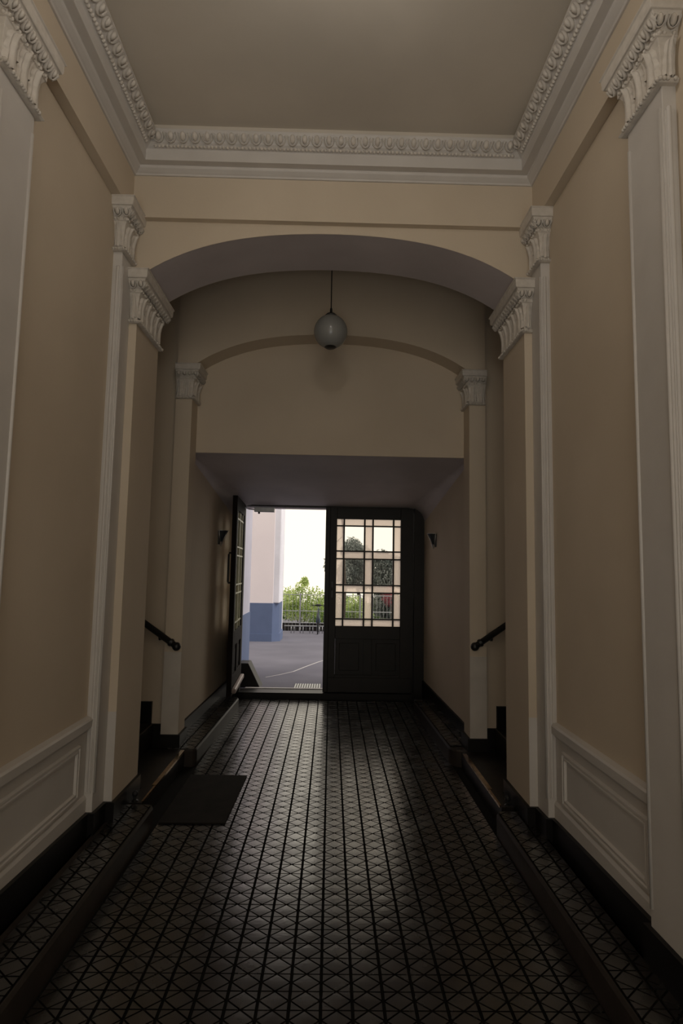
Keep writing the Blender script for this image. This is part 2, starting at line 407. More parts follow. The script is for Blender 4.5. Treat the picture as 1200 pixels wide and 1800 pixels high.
# ------------------------------------------------------------------ pilasters on the long walls and the arch piers
def pilaster(s, y0, y1, where):
    t = thing('pilaster', (X(s, DP+.03), (y0+y1)/2, .2), f'white pilaster with a carved capital on the {SIDE[s]} wall, {where}', 'pilaster')
    MB().box(X(s, DP), X(s, DW+.002), y0, y1, .18, 3.287).build('shaft', 'white', t, bevel=.003)
    for y in (y0+.014, y1-.012):                                             # beads along the inner face
        if y1 > 3.4 and y > 3.4: continue
        MB().tube([(X(s, DP), y, .31), (X(s, DP), y, 3.205)], .008, 8).build('edge_bead', 'white', t, smooth=True)
    xm = X(s, (DP+DW)/2)                                                      # reeded panel of the front face
    MB().box(xm-.018, xm+.018, y0-.006, y0+.01, .31, 3.19).tube([(xm-.006*s, y0-.006, .32), (xm-.006*s, y0-.006, 3.2)], .009, 8).build('front_panel', 'white', t, bevel=.003)
    capital(t, X(s, DW+.001), X(s, DP), y0, y1, 3.285, 3.585, s, ('main', 'front'), far=0 if y1 == YA else 1)
    return t
for s in (-1, 1):
    pilaster(s, 2.016, 2.268, 'standing free of the arch')
    pilaster(s, 3.29, YA, 'tucked against the arch pier')
    t = thing('pier_capital', (X(s, DPI), (YA+YB)/2, 2.93), f'carved white capital crowning the {SIDE[s]} pier of the wide arch', 'capital')
    capital(t, X(s, DP), X(s, DPI), YA, YB, 2.93, 3.242, s, ('main', 'front'))
    t = thing('pilaster_capital', (X(s, 1.2), Y2, 2.86), f'small carved grey capital under the {SIDE[s]} end of the blind arch', 'capital')
    capital(t, X(s, 1.262), X(s, 1.13), Y2, YT, 2.86, 3.137, s, ('main', 'front'), far=0)

# ------------------------------------------------------------------ cornice around the ceiling
prof = [(-.01, 3.835), (.010, 3.835), (.014, 3.843), (.022, 3.848), (.040, 3.862), (.044, 3.868), (.044, 3.877), (.090, 3.877), (.092, 3.938), (.097, 3.943),
        (.108, 3.948), (.128, 3.962), (.158, 4.004), (.164, 4.010), (.164, 4.020), (.150, 4.022)]
def cornice_rings(pf):
    r = []
    for p, z in pf:
        y1, y0 = 3.415-p, YS0+p
        r.append([(X(-1, DP-p), y0, z), (X(1, DP-p), y0, z), (X(1, DP-p), y1, z), (X(-1, DP-p), y1, z)])
    return r
rings = cornice_rings(prof)
cor = MB().loft(rings, False).build('trim_1', 'white', None, bevel=.002)
tag(cor, 'white plaster cornice with egg and dart carving around the ceiling', 'cornice', kind='structure')
MB().loft(cornice_rings([(.150, 4.021), (.150, ZC+.01)]), False).build('ceiling_step', 'ceil', cor)
pe = .07
def carve(st, run, L, nrm):
    n = round(L/pe); p = L/n
    slope = (nrm*.036+Vector((0, 0, .050))).normalized(); nn = (nrm-slope*nrm.dot(slope)).normalized(); r = slope.cross(nn)
    # the moulding leans out towards the room: outward normal also looks down
    leaves = MB()
    for k in range(n):
        c = st+run*(p*(k+.5))+nrm*.142; c.z = 3.988
        inst('egg_and_dart', EGG, cor, basis(c, r*p, slope*.066, nn*.064))
    m = round(L/.022); q = L/m
    for k in range(m):
        c = st+run*(q*(k+.5))+nrm*.110; c.z = 3.950
        leaves.ball(c, .0105, 6, 4)
    tag(leaves.build('bead_row', 'stucco', cor, smooth=True), kind='stuff')
carve(Vector((X(-1, DP-.14), 3.415, 0)), Vector((1, 0, 0)), 2*(DP-.14), Vector((0, -1, 0)))
for s in (-1, 1):
    carve(Vector((X(s, DP), 1.74, 0)), Vector((0, 1, 0)), 3.415-.14-1.74, Vector((-s, 0, 0)))

# ------------------------------------------------------------------ floor tiles
CW, CD = .1094, .0924                               # one diamond cell
def tile_geo(b, ox, oy, oz, w=CW, frac=1.0, rows=2):
    """tile of two diamonds in relief; frac .5 = cut lengthwise"""
    g = .0050; hg = .0050; bz = -.0065; sl = .0016
    def frustum(poly, dome=0):
        cx = sum(p[0] for p in poly)/len(poly); cy_ = sum(p[1] for p in poly)/len(poly)
        lo = [(ox+x, oy+y, oz+bz) for x, y in poly]
        hi = []
        for x, y in poly:
            l = math.hypot(x-cx, y-cy_) or 1; k = (l-sl)/l; hi.append((ox+cx+(x-cx)*k, oy+cy_+(y-cy_)*k, oz))
        n = len(poly); top = [tuple(range(n, 2*n))]
        if dome: hi.append((ox+cx, oy+cy_, oz+dome)); top = [(n+i, n+(i+1) % n, 2*n) for i in range(n)]
        b.add(lo+hi, top+[(i, (i+1) % n, n+(i+1) % n, n+i) for i in range(n)])
    for r in range(rows):
        y0 = r*CD; a, c = w/2, CD/2
        if frac == 1:
            frustum([(a, y0+g*.5+.001), (w-hg-.001, y0+c), (a, y0+CD-g*.5-.001), (hg+.001, y0+c)], .0014)
            tri = [((hg, y0+g*.5), (a-.0065, y0+g*.5), (hg, y0+c-.0058)), ((w-hg, y0+g*.5), (w-hg, y0+c-.0058), (a+.0065, y0+g*.5)),
                   ((hg, y0+CD-g*.5), (hg, y0+c+.0058), (a-.0065, y0+CD-g*.5)), ((w-hg, y0+CD-g*.5), (a+.0065, y0+CD-g*.5), (w-hg, y0+c+.0058))]
        else:
            frustum([(a-.002, y0+g*.5+.004), (a-.002, y0+CD-g*.5-.004), (hg+.003, y0+c)])
            tri = [((hg, y0+g*.5), (a-.0065, y0+g*.5), (hg, y0+c-.0058)), ((hg, y0+CD-g*.5), (hg, y0+c+.0058), (a-.0065, y0+CD-g*.5))]
        for t in tri: frustum(list(t))
def tile_mesh(frac=1.0):
    b = MB(); w = CW
    tile_geo(b, -CW/2, -CD, 0, CW, frac)
    n = len(b.f); g = .0044; x1 = CW/2-g if frac == 1 else -.002
    b.box(-CW/2+g, x1, -CD+.0012, CD-.0012, -.012, -.0060)
    me = b.mesh('tile', 'tile', 'auto'); me.materials.append(M['grout'])
    for p in me.polygons:
        if max(me.vertices[i].co.z for i in p.vertices) < -.0055: p.material_index = 1
    return me
TILE, TILEH = tile_mesh(), tile_mesh(.5)
def tilt(): return Matrix.Rotation(random.gauss(0, .0025), 4, 'X') @ Matrix.Rotation(random.gauss(0, .0025), 4, 'Y')
gx, gy = -.0064-9*CW, 2.4805-26*2*CD
cells = []
for r in range(52):
    yc = gy+2*CD*r+CD
    if yc+CD > 7.13 or yc < YS0+.1: continue
    for c in range(18): cells.append((gx+CW*(c+.5), yc))
seen = sorted([q for q in cells if q[1] > 2.05], key=lambda q: q[1])[:300]
ss = set(seen)
for x, y in seen: inst('tile', TILE, floor, Matrix.Translation((x, y, random.uniform(-.0006, .0004))) @ tilt())
b = MB()
for x, y in cells:
    if (x, y) not in ss:
        n0 = len(b.v); tile_geo(b, x-CW/2, y-CD, 0)
        ax, ay = random.gauss(0, .0025), random.gauss(0, .0025)
        for i in range(n0, len(b.v)):
            p = b.v[i]; b.v[i] = (p[0], p[1], p[2]+(p[0]-x)*ax+(p[1]-y)*ay)
tag(b.build('tile_field', 'tile', floor, smooth='auto'), 'rest of the diamond relief tiles', kind='stuff')

# ------------------------------------------------------------------ raised kerbs with tiled tops
ZK = .119
def rounded(xin, xout, y0, y1, r0, r1, s, n=8):
    """plan outline: inner edge xin, outer xout; corners at inner edge rounded r0 (y0 end) and r1 (y1 end)"""
    pts = [(xout, y0)]
    for k in range(n+1):
        a = PI/2*k/n; pts.append((xin+s*r0*(1-math.sin(a)), y0+r0*(1-math.cos(a))))
    for k in range(n+1):
        a = PI/2*k/n; pts.append((xin+s*r1*(1-math.cos(a)), y1-r1*(1-math.sin(a))))
    pts.append((xout, y1)); return pts
def kerb(s, din0, din1, dout, y0, y1, r0, r1, label, cols):
    xin = X(s, din0)
    k = thing('kerb', (X(s, (din0+dout)/2), (y0+y1)/2, 0), label, 'kerb')
    pl = rounded(0, s*(dout-din0), y0, y1, r0, r1, s)
    def sh(p, ins=0):
        f = (p[1]-y0)/(y1-y0); return (X(s, din0+(din1-din0)*f)+p[0]+s*ins, p[1])
    b = MB()
    lo = [(*sh(p), -.01) for p in pl]; m1 = [(*sh(p), ZK-.014) for p in pl]
    pl2 = rounded(s*.008, s*(dout-din0), y0+.006, y1-.006, max(.002, r0-.006), max(.002, r1-.006), s)
    hi = [(*sh(p), ZK-.001) for p in pl2]
    pl3 = rounded(s*.014, s*(dout-din0), y0+.012, y1-.012, max(.002, r0-.01), max(.002, r1-.01), s)
    inn = [(*sh(p), ZK-.001) for p in pl3]; dn = [(*sh(p), ZK-.012) for p in pl3]
    b.loft([lo, m1, hi, inn, dn], True); b.build('kerb_stone', 'kerbstone', k)
    n = int((y1-y0-.03)/(2*CD)); ys = y1-.016
    ang = math.atan2(-s*(din1-din0), (y1-y0))
    for i in range(n):
        yc = ys-2*CD*(i+.5); f = (yc-y0)/(y1-y0); xe = X(s, din0+(din1-din0)*f)+s*.016
        if yc < 1.5 and cols == 1.5: break
        for c in range(int(cols)):
            inst('tile', TILE, k, Matrix.Translation((xe+s*CW*(c+.5), yc, ZK+.0005)) @ Matrix.Rotation(ang, 4, 'Z') @ tilt())
        if cols % 1:
            mx = Matrix.Translation((xe+s*CW*(int(cols)+.5), yc, ZK+.0005))
            inst('tile', TILEH, k, mx @ (Matrix.Rotation(PI, 4, 'Z') if s < 0 else Matrix.Identity(4)))
    return k
KD = {-1: (.975, .975), 1: (1.003, 1.003)}
kerb(-1, *KD[-1], 1.19, YS0, 3.67, .01, .045, 'dark tile topped kerb under the left wall, ending at the doormat', 1.5)
kerb(1, *KD[1], 1.19, YS0, 3.63, .01, .06, 'dark tile topped kerb along the right wall in front of the arch', 1.5)
kerb(-1, .975, .93, 1.19, 4.73, 6.62, .05, .05, 'dark tile topped kerb below the open door leaf', 2)
kerb(1, .985, .935, 1.19, 4.80, 6.62, .11, .06, 'round ended dark tile topped kerb beside the closed door leaf', 2)

# ------------------------------------------------------------------ side stairs
for s in (-1, 1):
    t = thing('staircase', (X(s, 1.3), 4.35, 0), f'dark stone stairs with brass nosing climbing to the {SIDE[s]} off the passage', 'stairs')
    MB().box(X(s, 1.06), X(s, 1.134), 3.68, 3.92, -.005, ZK).box(X(s, 1.06), X(s, 1.34), 3.92, 4.725 if s < 0 else 4.76, -.005, ZK).build('step', 'stone', t)
    for k in range(8):
        MB().box(X(s, 1.33+.25*k), X(s, 3.345), 3.9, 4.812, 0 if k == 0 else ZK+.17*k-.002, ZK+.17*(k+1)).build('step', 'stone', t, bevel=.006)
    MB().box(X(s, 1.054), X(s, 1.066), 3.70, 3.955, ZK-.012, ZK+.004).build('nosing', 'brass', t)
    MB().box(X(s, 1.054), X(s, 1.082), 3.965, 4.70, ZK-.012, ZK+.004).build('nosing', 'brass', t)
    h = thing('handrail', (X(s, 1.17), 4.76, .88), f'black iron handrail with a ball end on the {SIDE[s]} stair wall', 'handrail')
    z = .89 if s < 0 else .925
    p0 = Vector((X(s, 1.175), 4.765, z)); dr = Vector((s*.25, 0, .172)).normalized()
    MB().tube([p0, p0+dr*2.4], .024, 10).build('rail', 'iron', h, smooth=True)
    MB().ball(p0-dr*.012, .034, 12, 8).build('end_ball', 'iron', h, smooth=True)
    MB().tube([p0+dr*.03, p0+dr*.05], .031, 10).build('collar', 'iron', h, smooth='auto')
    for q in (.16, 1.1, 2.0):
        c = p0+dr*q; MB().tube([c, c+Vector((0, .03, -.05)), c+Vector((0, .082, -.055))], .008, 6).build('bracket', 'iron', h)
    c = Vector((X(s, 1.105), 3.705, ZK))
    st = thing('door_stop', c, f'small dark floor stop beside the brass nosing on the {SIDE[s]}', 'door stop')
    MB().lathe(c, [(.02, .0), (.02, .006), (.009, .012), (.009, .03)], 10).build('stem', 'iron', st, smooth='auto')
    MB().ball(c+Vector((0, 0, .043)), .018, 10, 6).build('bumper', 'rubber', st, smooth=True)

# ------------------------------------------------------------------ doormat
b = MB(); b.add([(-.985, 3.685, .001), (-.592, 3.685, .001), (-.577, 4.51, .001), (-.985, 4.515, .001), (-.985, 3.685, .009), (-.592, 3.685, .009), (-.577, 4.51, .009), (-.985, 4.515, .009)],
               [(0, 3, 2, 1), (4, 5, 6, 7), (0, 1, 5, 4), (1, 2, 6, 5), (2, 3, 7, 6), (3, 0, 4, 7)])
tag(b.build('doormat', 'mat_', None, bevel=.003), 'plain black doormat lying on the tiles before the left stairs', 'doormat')

# ------------------------------------------------------------------ globe lamp
def lit(nt):
    e = nt.nodes.new('ShaderNodeEmission'); e.inputs[0].default_value = (1, .93, .84, 1); e.inputs[1].default_value = 15
    return e.outputs[0]
M['lamp_glow'] = mixmat('added_lamp_glow', lit)  # emitter for the added front hall lamp
def globe_lamp(gp, m, label):
    t = thing('globe_lamp', gp, label, 'lamp')
    MB().lathe(gp, [(max(.001, .126*math.sin(PI*k/20)), -.126*math.cos(PI*k/20)) for k in range(2, 19)], 32).build('globe', m, t, smooth=True)
    MB().lathe(gp, [(.001, -.132), (.03, -.13), (.045, -.121), (.043, -.117), (.001, -.118)], 20).build('bottom_cap', 'iron', t, smooth='auto')
    MB().lathe(gp, [(.044, .116), (.046, .124), (.03, .14), (.010, .15), (.008, .18), (.001, .18)], 20).build('fitter', 'iron', t, smooth='auto')
    MB().tube([gp+Vector((0, 0, .17)), (gp.x, gp.y, ZC)], .0045, 6).build('cord', 'iron', t)
    MB().lathe((gp.x, gp.y, ZC), [(.05, 0), (.045, -.03), (.012, -.045), (.001, -.045)], 16).build('ceiling_rose', 'white', t, smooth='auto')
globe_lamp(Vector((-.037, 4.35, 3.277)), 'opal', 'unlit opal glass globe lamp hanging behind the wide arch')
globe_lamp(Vector((-.037, 1.8, 3.72)), 'lamp_glow', 'added lit globe lamp, out of view, brightening the front hall from near the ceiling')  # invented source, unseen, added to light the arch wall and ceiling

# ------------------------------------------------------------------ wall lamps
for s, y, z in ((-1, 6.33, 1.735), (1, 6.50, 1.755)):
    f = (y-YT)/(YD+.02-YT); x = X(s, DA+(DB-DA)*f)
    t = thing('wall_lamp', (x, y, z), f'small chrome wall lamp on the {SIDE[s]} passage wall', 'lamp')
    MB().box(x+s*.004, x-s*.012, y-.05, y+.05, z+.01, z+.15).build('back_plate', 'iron', t, bevel=.004)
    rings = []
    for k in range(7):                                # half cone opening upwards
        u = k/6; r = .022+.062*u**1.1; rings.append([(x-s*(.012+r*math.sin(PI*i/10)*.95), y-r*.85*math.cos(PI*i/10), z+.028+.125*u) for i in range(11)])
    MB().loft(rings, False, False).build('shade', 'glassd', t, smooth=True)
    u = 1; r = .084
    MB().tube([(x-s*(.012+r*math.sin(PI*i/10)*.95), y-r*.85*math.cos(PI*i/10), z+.153) for i in range(11)], .004, 6).build('rim', 'chrome', t, smooth=True)
    for sg in (-1, 1):
        MB().tube([(x-s*.014, y+sg*.022, z+.03), (x-s*.014, y+sg*.075, z+.153)], .004, 6).build('edge_trim', 'chrome', t, smooth=True)
    MB().tube([(x-s*.034, y-.002, z+.03), (x-s*.094, y-.004, z+.153)], .004, 6).build('edge_trim', 'chrome', t, smooth=True)
    MB().lathe((x-s*.024, y, z), [(.001, -.012), (.008, -.006), (.018, .018), (.026, .036), (.001, .036)], 14).build('finial', 'chrome', t, smooth='auto')

# ------------------------------------------------------------------ courtyard door: frame, sill, closed leaf, open leaf
fr = thing('door_1', (XC, YD, 0), 'dark wooden door frame with stone sill at the courtyard end', 'door frame', kind='structure')
box('jamb', 'wood', fr, -1.16, -1.045, YD-.03, YD+.09, .0, 2.28, bevel=.004)
box('jamb', 'wood', fr, .99, 1.13, YD-.03, YD+.09, .0, 2.30, bevel=.004)
box('head', 'wood', fr, -1.045, .99, YD+.01, YD+.09, 2.245, 2.33)
box('sill', 'black', fr, -1.06, 1.0, YD-.07, YD+.16, -.05, .068)
box('sill_edge', 'pale', fr, -1.0, 1.0, YD+.16, YD+.215, -.05, .074)
dc = thing('door_closer', (-.81, YD-.02, 2.17), 'grey overhead door closer with arm above the open doorway', 'door closer')
box('body', 'steel', dc, -.93, -.69, YD-.06, YD+.0, 2.172, 2.23, bevel=.004)
MB().tube([(-.93, YD-.03, 2.20), (-1.0, YD-.05, 2.205), (-1.02, YD-.2, 2.205)], .008, 6).build('arm', 'steel', dc)
MB().lathe((-.875, YD-.03, 2.15), [(.012, 0), (.012, .022), (.001, .022)], 8).build('pivot', 'iron', dc)

def leaf(name, label, wid, zb, zt, place_fn, side_mat, hinge_right):
    """leaf built in local x (0 .. wid), y thickness, z; place_fn maps local to world"""
    t = thing(name, place_fn((wid/2, 0, zb)), label, 'door', kind='structure')
    def part(nm, m, a, bev=0):
        b = MB().box(*a); b.v = [tuple(place_fn(p)) for p in b.v]; return b.build(nm, m, t, bevel=bev)
    rear = (place_fn((0, 1, 0))-place_fn((0, 0, 0))).normalized()
    barm = 'wood' if hinge_right else 'litbar'  # open leaf's bars take the colour with daylight painted in
    th = .05; gx0, gx1, gz0, gz1 = .125, wid-.155, .838, 2.111
    if hinge_right is False: gx0, gx1 = .135, wid-.115
    part('stile', side_mat, (0, gx0, 0, th, zb, zt), .003); part('stile', side_mat, (gx1, wid, 0, th, zb, zt), .003)
    part('top_rail', side_mat, (gx0, gx1, 0, th, gz1, zt), .003); part('lock_rail', side_mat, (gx0, gx1, 0, th, gz0-.15, gz0), .003)
    part('bottom_rail', side_mat, (gx0, gx1, 0, th, zb, zb+.2), .003)
    xm = (gx0+gx1)/2
    part('mid_stile', side_mat, (xm-.05, xm+.05, 0, th, zb+.2, gz0-.15), .003)
    for a, c in ((gx0, xm-.05), (xm+.05, gx1)):
        part('panel', side_mat, (a+.001, c-.001, .016, .034, zb+.2, gz0-.15))
        part('panel_field', side_mat, (a+.05, c-.05, .010, .04, zb+.25, gz0-.2), .005)
    cw = [.072, .218, .077, .218, .072]; k = (gx1-gx0)/(sum(cw)+.018*4); cw = [c*k for c in cw]; bw = .018*k
    rh = [.072, .285, .073, .285, .074, .279, .072]; kz = (gz1-gz0)/(sum(rh)+.0155*6); rh = [r*kz for r in rh]; bh = .0155*kz
    xs = [gx0]; zs = [gz0]
    for c in cw[:-1]: xs.append(xs[-1]+c+bw)
    for r in rh[:-1]: zs.append(zs[-1]+r+bh)
    for i in range(4): part('muntin', barm, (xs[i+1]-bw, xs[i+1], .008, .042, gz0, gz1))
    for j in range(6):
        part('muntin', barm, (gx0, gx1, .0085, .0415, zs[j+1]-bh, zs[j+1]))
    for i in range(5):
        for j in range(7):
            clearp = i in (1, 3) and j in (1, 3, 5)
            o = part('pane', 'glass' if clearp else 'frost', (xs[i]-.004, xs[i]+cw[i]+.004, .023, .027, zs[j]-.004, zs[j]+rh[j]+.004))
            if not clearp:                                # only the rear face of the sheet is figured
                o.data.materials.append(M['glass'])
                for q in o.data.polygons: q.material_index = 0 if q.normal.dot(rear) > .9 else 1
    return t, part
# closed leaf on the right
x0 = -.061
cl, part = leaf('door_2', 'closed dark door leaf with clear panes framed by peach textured glass', 1.048, .07, 2.248, lambda p: Vector((x0+p[0], YD+p[1], p[2])), 'wood', True)
part('cover_strip', 'wood', (-.012, .045, -.018, 0, .07, 2.248), .006)
part('kick_board', 'wood', (.02, 1.03, -.012, 0, .07, .24), .004)
part('handle_plate', 'iron', (.066, .092, -.006, 0, 1.17, 1.36), .002)
part('knob', 'iron', (.070, .088, -.05, -.006, 1.255, 1.29), .006)
# open leaf: hinged at the left jamb, swung in beside the wall
hx, hy, fx, fy = -1.036, YD-.005, -.988, 6.245
ln = math.hypot(fx-hx, fy-hy); ex = Vector(((fx-hx)/ln, (fy-hy)/ln, 0)); ey = Vector((ex.y, -ex.x, 0))   # ey: towards the left wall
if ey.x > 0: ey = -ey
op, part = leaf('door_3', 'open dark door leaf swung against the left passage wall', .955, .19, 2.255, lambda p: Vector((hx, hy, 0))+ex*(p[0])+ey*p[1]+Vector((0, 0, p[2])), 'woodout', False)
part('weather_board', 'board', (.03, .94, -.045, 0, .225, .275), .012)
part('pull_plate', 'iron', (.86, .90, .05, .054, 1.30, 1.70), .002)
b = MB(); lf = lambda x, y, z: Vector((hx, hy, 0))+ex*x+ey*y+Vector((0, 0, z))
b.tube([lf(.885, .05, 1.345), lf(.885, .075, 1.345), lf(.885, .08, 1.36), lf(.885, .08, 1.64), lf(.885, .075, 1.655), lf(.885, .05, 1.655)], .011, 8).build('pull_bar', 'iron', op, smooth=True)

# ------------------------------------------------------------------ courtyard side: facade, wing, ground
def gz(y): return .06-.0375*(y-7.4)
gd = MB().add([(-14, 7.36, gz(7.36)), (14, 7.36, gz(7.36)), (14, 60, gz(60)), (-14, 60, gz(60)), (-14, 7.36, -3), (14, 7.36, -3), (14, 60, -3), (-14, 60, -3)],
              [(0, 1, 2, 3), (4, 7, 6, 5), (0, 4, 5, 1), (1, 5, 6, 2), (2, 6, 7, 3), (3, 7, 4, 0)]).build('floor_courtyard', 'paving')
tag(gd, 'grey courtyard paving sloping gently away from the door', 'paving', kind='structure')
pts = [(-.86, 8.36), (-.7, 8.62), (-.52, 9.0), (-.38, 9.55), (-.17, 10.3), (.1, 11.0)]
b = MB()
for (xa, ya), (xb, yb) in zip(pts, pts[1:]):
    b.add([(xa-.012, ya, gz(ya)+.002), (xa+.012, ya, gz(ya)+.002), (xb+.012, yb, gz(yb)+.002), (xb-.012, yb, gz(yb)+.002)], [(0, 1, 2, 3)])
tag(b.build('paving_joint', 'pale', gd), 'pale joint line')
fa = MB().box(-4, -1.14, 7.22, 7.45, -.5, 5).box(1.11, 4, 7.22, 7.45, -.5, 5).box(-1.14, 1.11, 7.285, 7.45, 2.24, 5).build('wall_courtyard', 'pink')
tag(fa, 'courtyard facade around the door opening', 'wall', kind='structure')
gr = thing('drain_grate', (-.26, 7.6, gz(7.6)), 'metal drain grate in the paving outside the door', 'grate')
def gbox(nm, m, x0_, x1_, y0_, y1_, h0, h1, p): return MB().add([(x0_, y0_, gz(y0_)+h0), (x1_, y0_, gz(y0_)+h0), (x1_, y1_, gz(y1_)+h0), (x0_, y1_, gz(y1_)+h0), (x0_, y0_, gz(y0_)+h1), (x1_, y0_, gz(y0_)+h1), (x1_, y1_, gz(y1_)+h1), (x0_, y1_, gz(y1_)+h1)], [(0, 3, 2, 1), (4, 5, 6, 7), (0, 1, 5, 4), (1, 2, 6, 5), (2, 3, 7, 6), (3, 0, 4, 7)]).build(nm, m, p)
gbox('tray', 'black', -.43, -.10, 7.42, 7.80, .0005, .002, gr)
for k in range(11): gbox('bar', 'steel', -.42+.03*k, -.407+.03*k, 7.43, 7.79, .002, .009, gr)
b = MB().prism([(-1.10, 7.47, gz(7.5)-.02), (-.825, 7.47, gz(7.5)-.02), (-.985, 7.47, .345), (-1.10, 7.47, .345)], (0, .26, 0))
tag(b.build('guard_stone', 'black', None, bevel=.006), 'sloping dark guard stone at the foot of the outer door jamb', 'guard stone')

bd = thing('building_wing', (-1.6, 8.6, gz(8.6)), 'near pink wing wall with blue base just outside the open door', 'building')
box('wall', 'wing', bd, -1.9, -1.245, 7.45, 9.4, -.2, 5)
box('plinth', 'blue', bd, -1.9, -1.235, 7.45, 9.41, -.2, .83)
bd = thing('building', (-1.9, 14.6, gz(14.2)), 'pink courtyard building with a tall blue base and chamfered corner', 'building')
def chamf(off, z0, z1): return MB().prism([(-6, 14.24-off, z0), (-1.354, 14.24-off, z0), (-1.205+off, 14.24+.16, z0), (-1.205+off, 15.2, z0), (-6, 15.2, z0)], (0, 0, z1-z0))
chamf(-.02, -.5, 7).build('wall', 'pink', bd)
box('corner_strip', 'pinkl', bd, -1.37, -1.20, 14.27, 15.1, .69, 7, bevel=.02)
chamf(.0, -.5, .69).build('plinth', 'blue', bd); chamf(.03, -.5, -.02).build('plinth_foot', 'blue', bd)
box('wall', 'pinkl', bd, -6, -1.345, 15.2, 17.2, -.6, 7); box('plinth', 'blue', bd, -6, -1.30, 15.2, 16.05, -.6, .63)
box('plinth_foot', 'blue', bd, -6, -1.24, 15.2, 16.08, -.6, -.08)
wn = box('window', 'glassd', bd, -1.36, -1.335, 15.9, 16.5, .63, 1.48); box('window', 'glassd', bd, -1.36, -1.335, 15.7, 16.2, 2.68, 3.6)

# ------------------------------------------------------------------ bike rack, bicycle, fence
rk = thing('bike_rack', (-.7, 17.3, gz(17.3)), 'low galvanised bike rack before the fence', 'bike rack')
zt = gz(17.3)+.20
MB().tube([(-1.3, 17.3, zt), (.9, 17.3, zt)], .016, 8).build('rail', 'steel', rk, smooth=True)
for k, x in enumerate((-1.10, -.84, -.57, -.3, -.03, .24, .51)):
    for dx in (0, .085): MB().tube([(x+dx, 17.3, gz(17.3)), (x+dx, 17.3, zt)], .011, 6).build('post', 'steel', rk, smooth=True)
bk = thing('bicycle', (-.33, 16.95, gz(16.95)), 'dark bicycle parked at the rack, seen from behind', 'bicycle')
bx = -.335; g0 = gz(16.9)
def torus(c, R, r, n=28, m=6):
    b = MB(); rings = [[(c[0]+r*math.sin(2*PI*j/m), c[1]+(R+r*math.cos(2*PI*j/m))*math.cos(2*PI*i/n), c[2]+(R+r*math.cos(2*PI*j/m))*math.sin(2*PI*i/n)) for j in range(m)] for i in range(n+1)]
    return b.loft(rings, False)
zw = g0+.33
for yw in (16.95, 17.95):
    w_ = torus((bx, yw, zw-(yw-16.95)*.0375), .315, .018).build('wheel', 'rubber', bk, smooth=True)
    b = MB()
    for k in range(10):
        a = 2*PI*k/10; b.tube([(bx, yw, zw-(yw-16.95)*.0375), (bx, yw+.3*math.cos(a), zw-(yw-16.95)*.0375+.3*math.sin(a))], .002, 4)
    b.build('spokes', 'steel', w_)
b = MB(); bb = (bx, 17.38, g0+.27); st = (bx, 17.22, g0+.66); hd = (bx, 17.80, g0+.68)
for a, c in ((bb, st), (st, hd), (bb, hd), ((bx+.05, 16.95, zw), bb), ((bx-.05, 16.95, zw), bb), ((bx+.04, 16.95, zw), st), ((bx-.04, 16.95, zw), st), (hd, (bx, 17.95, zw-.03))): b.tube([a, c], .016, 6)
b.build('frame', 'bike', bk, smooth=True)
MB().tube([st, (bx, 17.19, g0+.77)], .013, 6).build('seat_post', 'steel', bk, smooth=True)
rings = [[(bx+wd_*math.cos(2*PI*i/10), y_, g0+.79+hh*math.sin(2*PI*i/10)) for i in range(10)] for y_, wd_, hh in ((17.05, .05, .02), (17.07, .10, .034), (17.15, .09, .034), (17.24, .045, .028), (17.33, .025, .02))]
MB().loft(rings).build('saddle', 'rubber', bk, smooth=True)
MB().tube([(bx-.2, 17.74, g0+.74), (bx-.05, 17.83, g0+.74), (bx+.05, 17.83, g0+.74), (bx+.2, 17.74, g0+.74)], .012, 6).build('handlebar', 'iron', bk, smooth=True)

fn = thing('fence', (.5, 17.9, gz(17.9)), 'green metal bar fence in front of the shrubs', 'fence')
for z in (.735, .25, -.10): MB().tube([(-1.6, 18.2, z), (4, 18.2, z)], .011, 6).build('rail', 'steel', fn)
for k in range(52): MB().tube([(-1.55+.105*k, 18.2, -.36), (-1.55+.105*k, 18.2, .735)], .006, 5).build('bar', 'steel', fn)
for x in (-.9, .9, 2.7): box('post', 'steel', fn, x-.02, x+.02, 18.18, 18.22, -.36, .78)
box('base_wall', 'stone', fn, -1.9, 4, 18.3, 18.45, -.6, -.12)

# ------------------------------------------------------------------ shrubs and trees
def foliage(blobs, n, size, m, parent, droop=0, name='foliage'):
    b = MB()
    for _ in range(n):
        c, r = random.choice(blobs)
        while True:
            q = Vector((random.uniform(-1, 1), random.uniform(-1, 1), random.uniform(-1, 1)))
            if .25 < q.length < 1: break
        p = Vector(c)+Vector((q.x*r[0], q.y*r[1], q.z*r[2]))
        d = Vector((random.gauss(0, 1), random.gauss(0, 1), random.gauss(0, 1)-droop)).normalized()
        a = d.cross(Vector((random.gauss(0, 1), random.gauss(0, 1), random.gauss(0, 1)))).normalized()
        l = size*random.uniform(.6, 1.3); wd_ = l*(.32 if droop else .5)
        b.add([p, p+d*l*.5+a*wd_*.5, p+d*l, p+d*l*.5-a*wd_*.5], [(0, 1, 2, 3)])
    o = b.build(name, m, parent); o['kind'] = 'stuff'; return o
def plant(name, label, cat, base, stems, blobs, n, size, m, droop=0, rad=.02, group=None):
    t = thing(name, base, label, cat, group)
    for pth, r in stems:
        MB().tube(pth, [r*(1-.6*i/(len(pth)-1)) for i in range(len(pth))], 6).build('stem', 'bark', t, smooth=True)
    foliage(blobs, n, size, m, t, droop); return t
gb = gz(19)
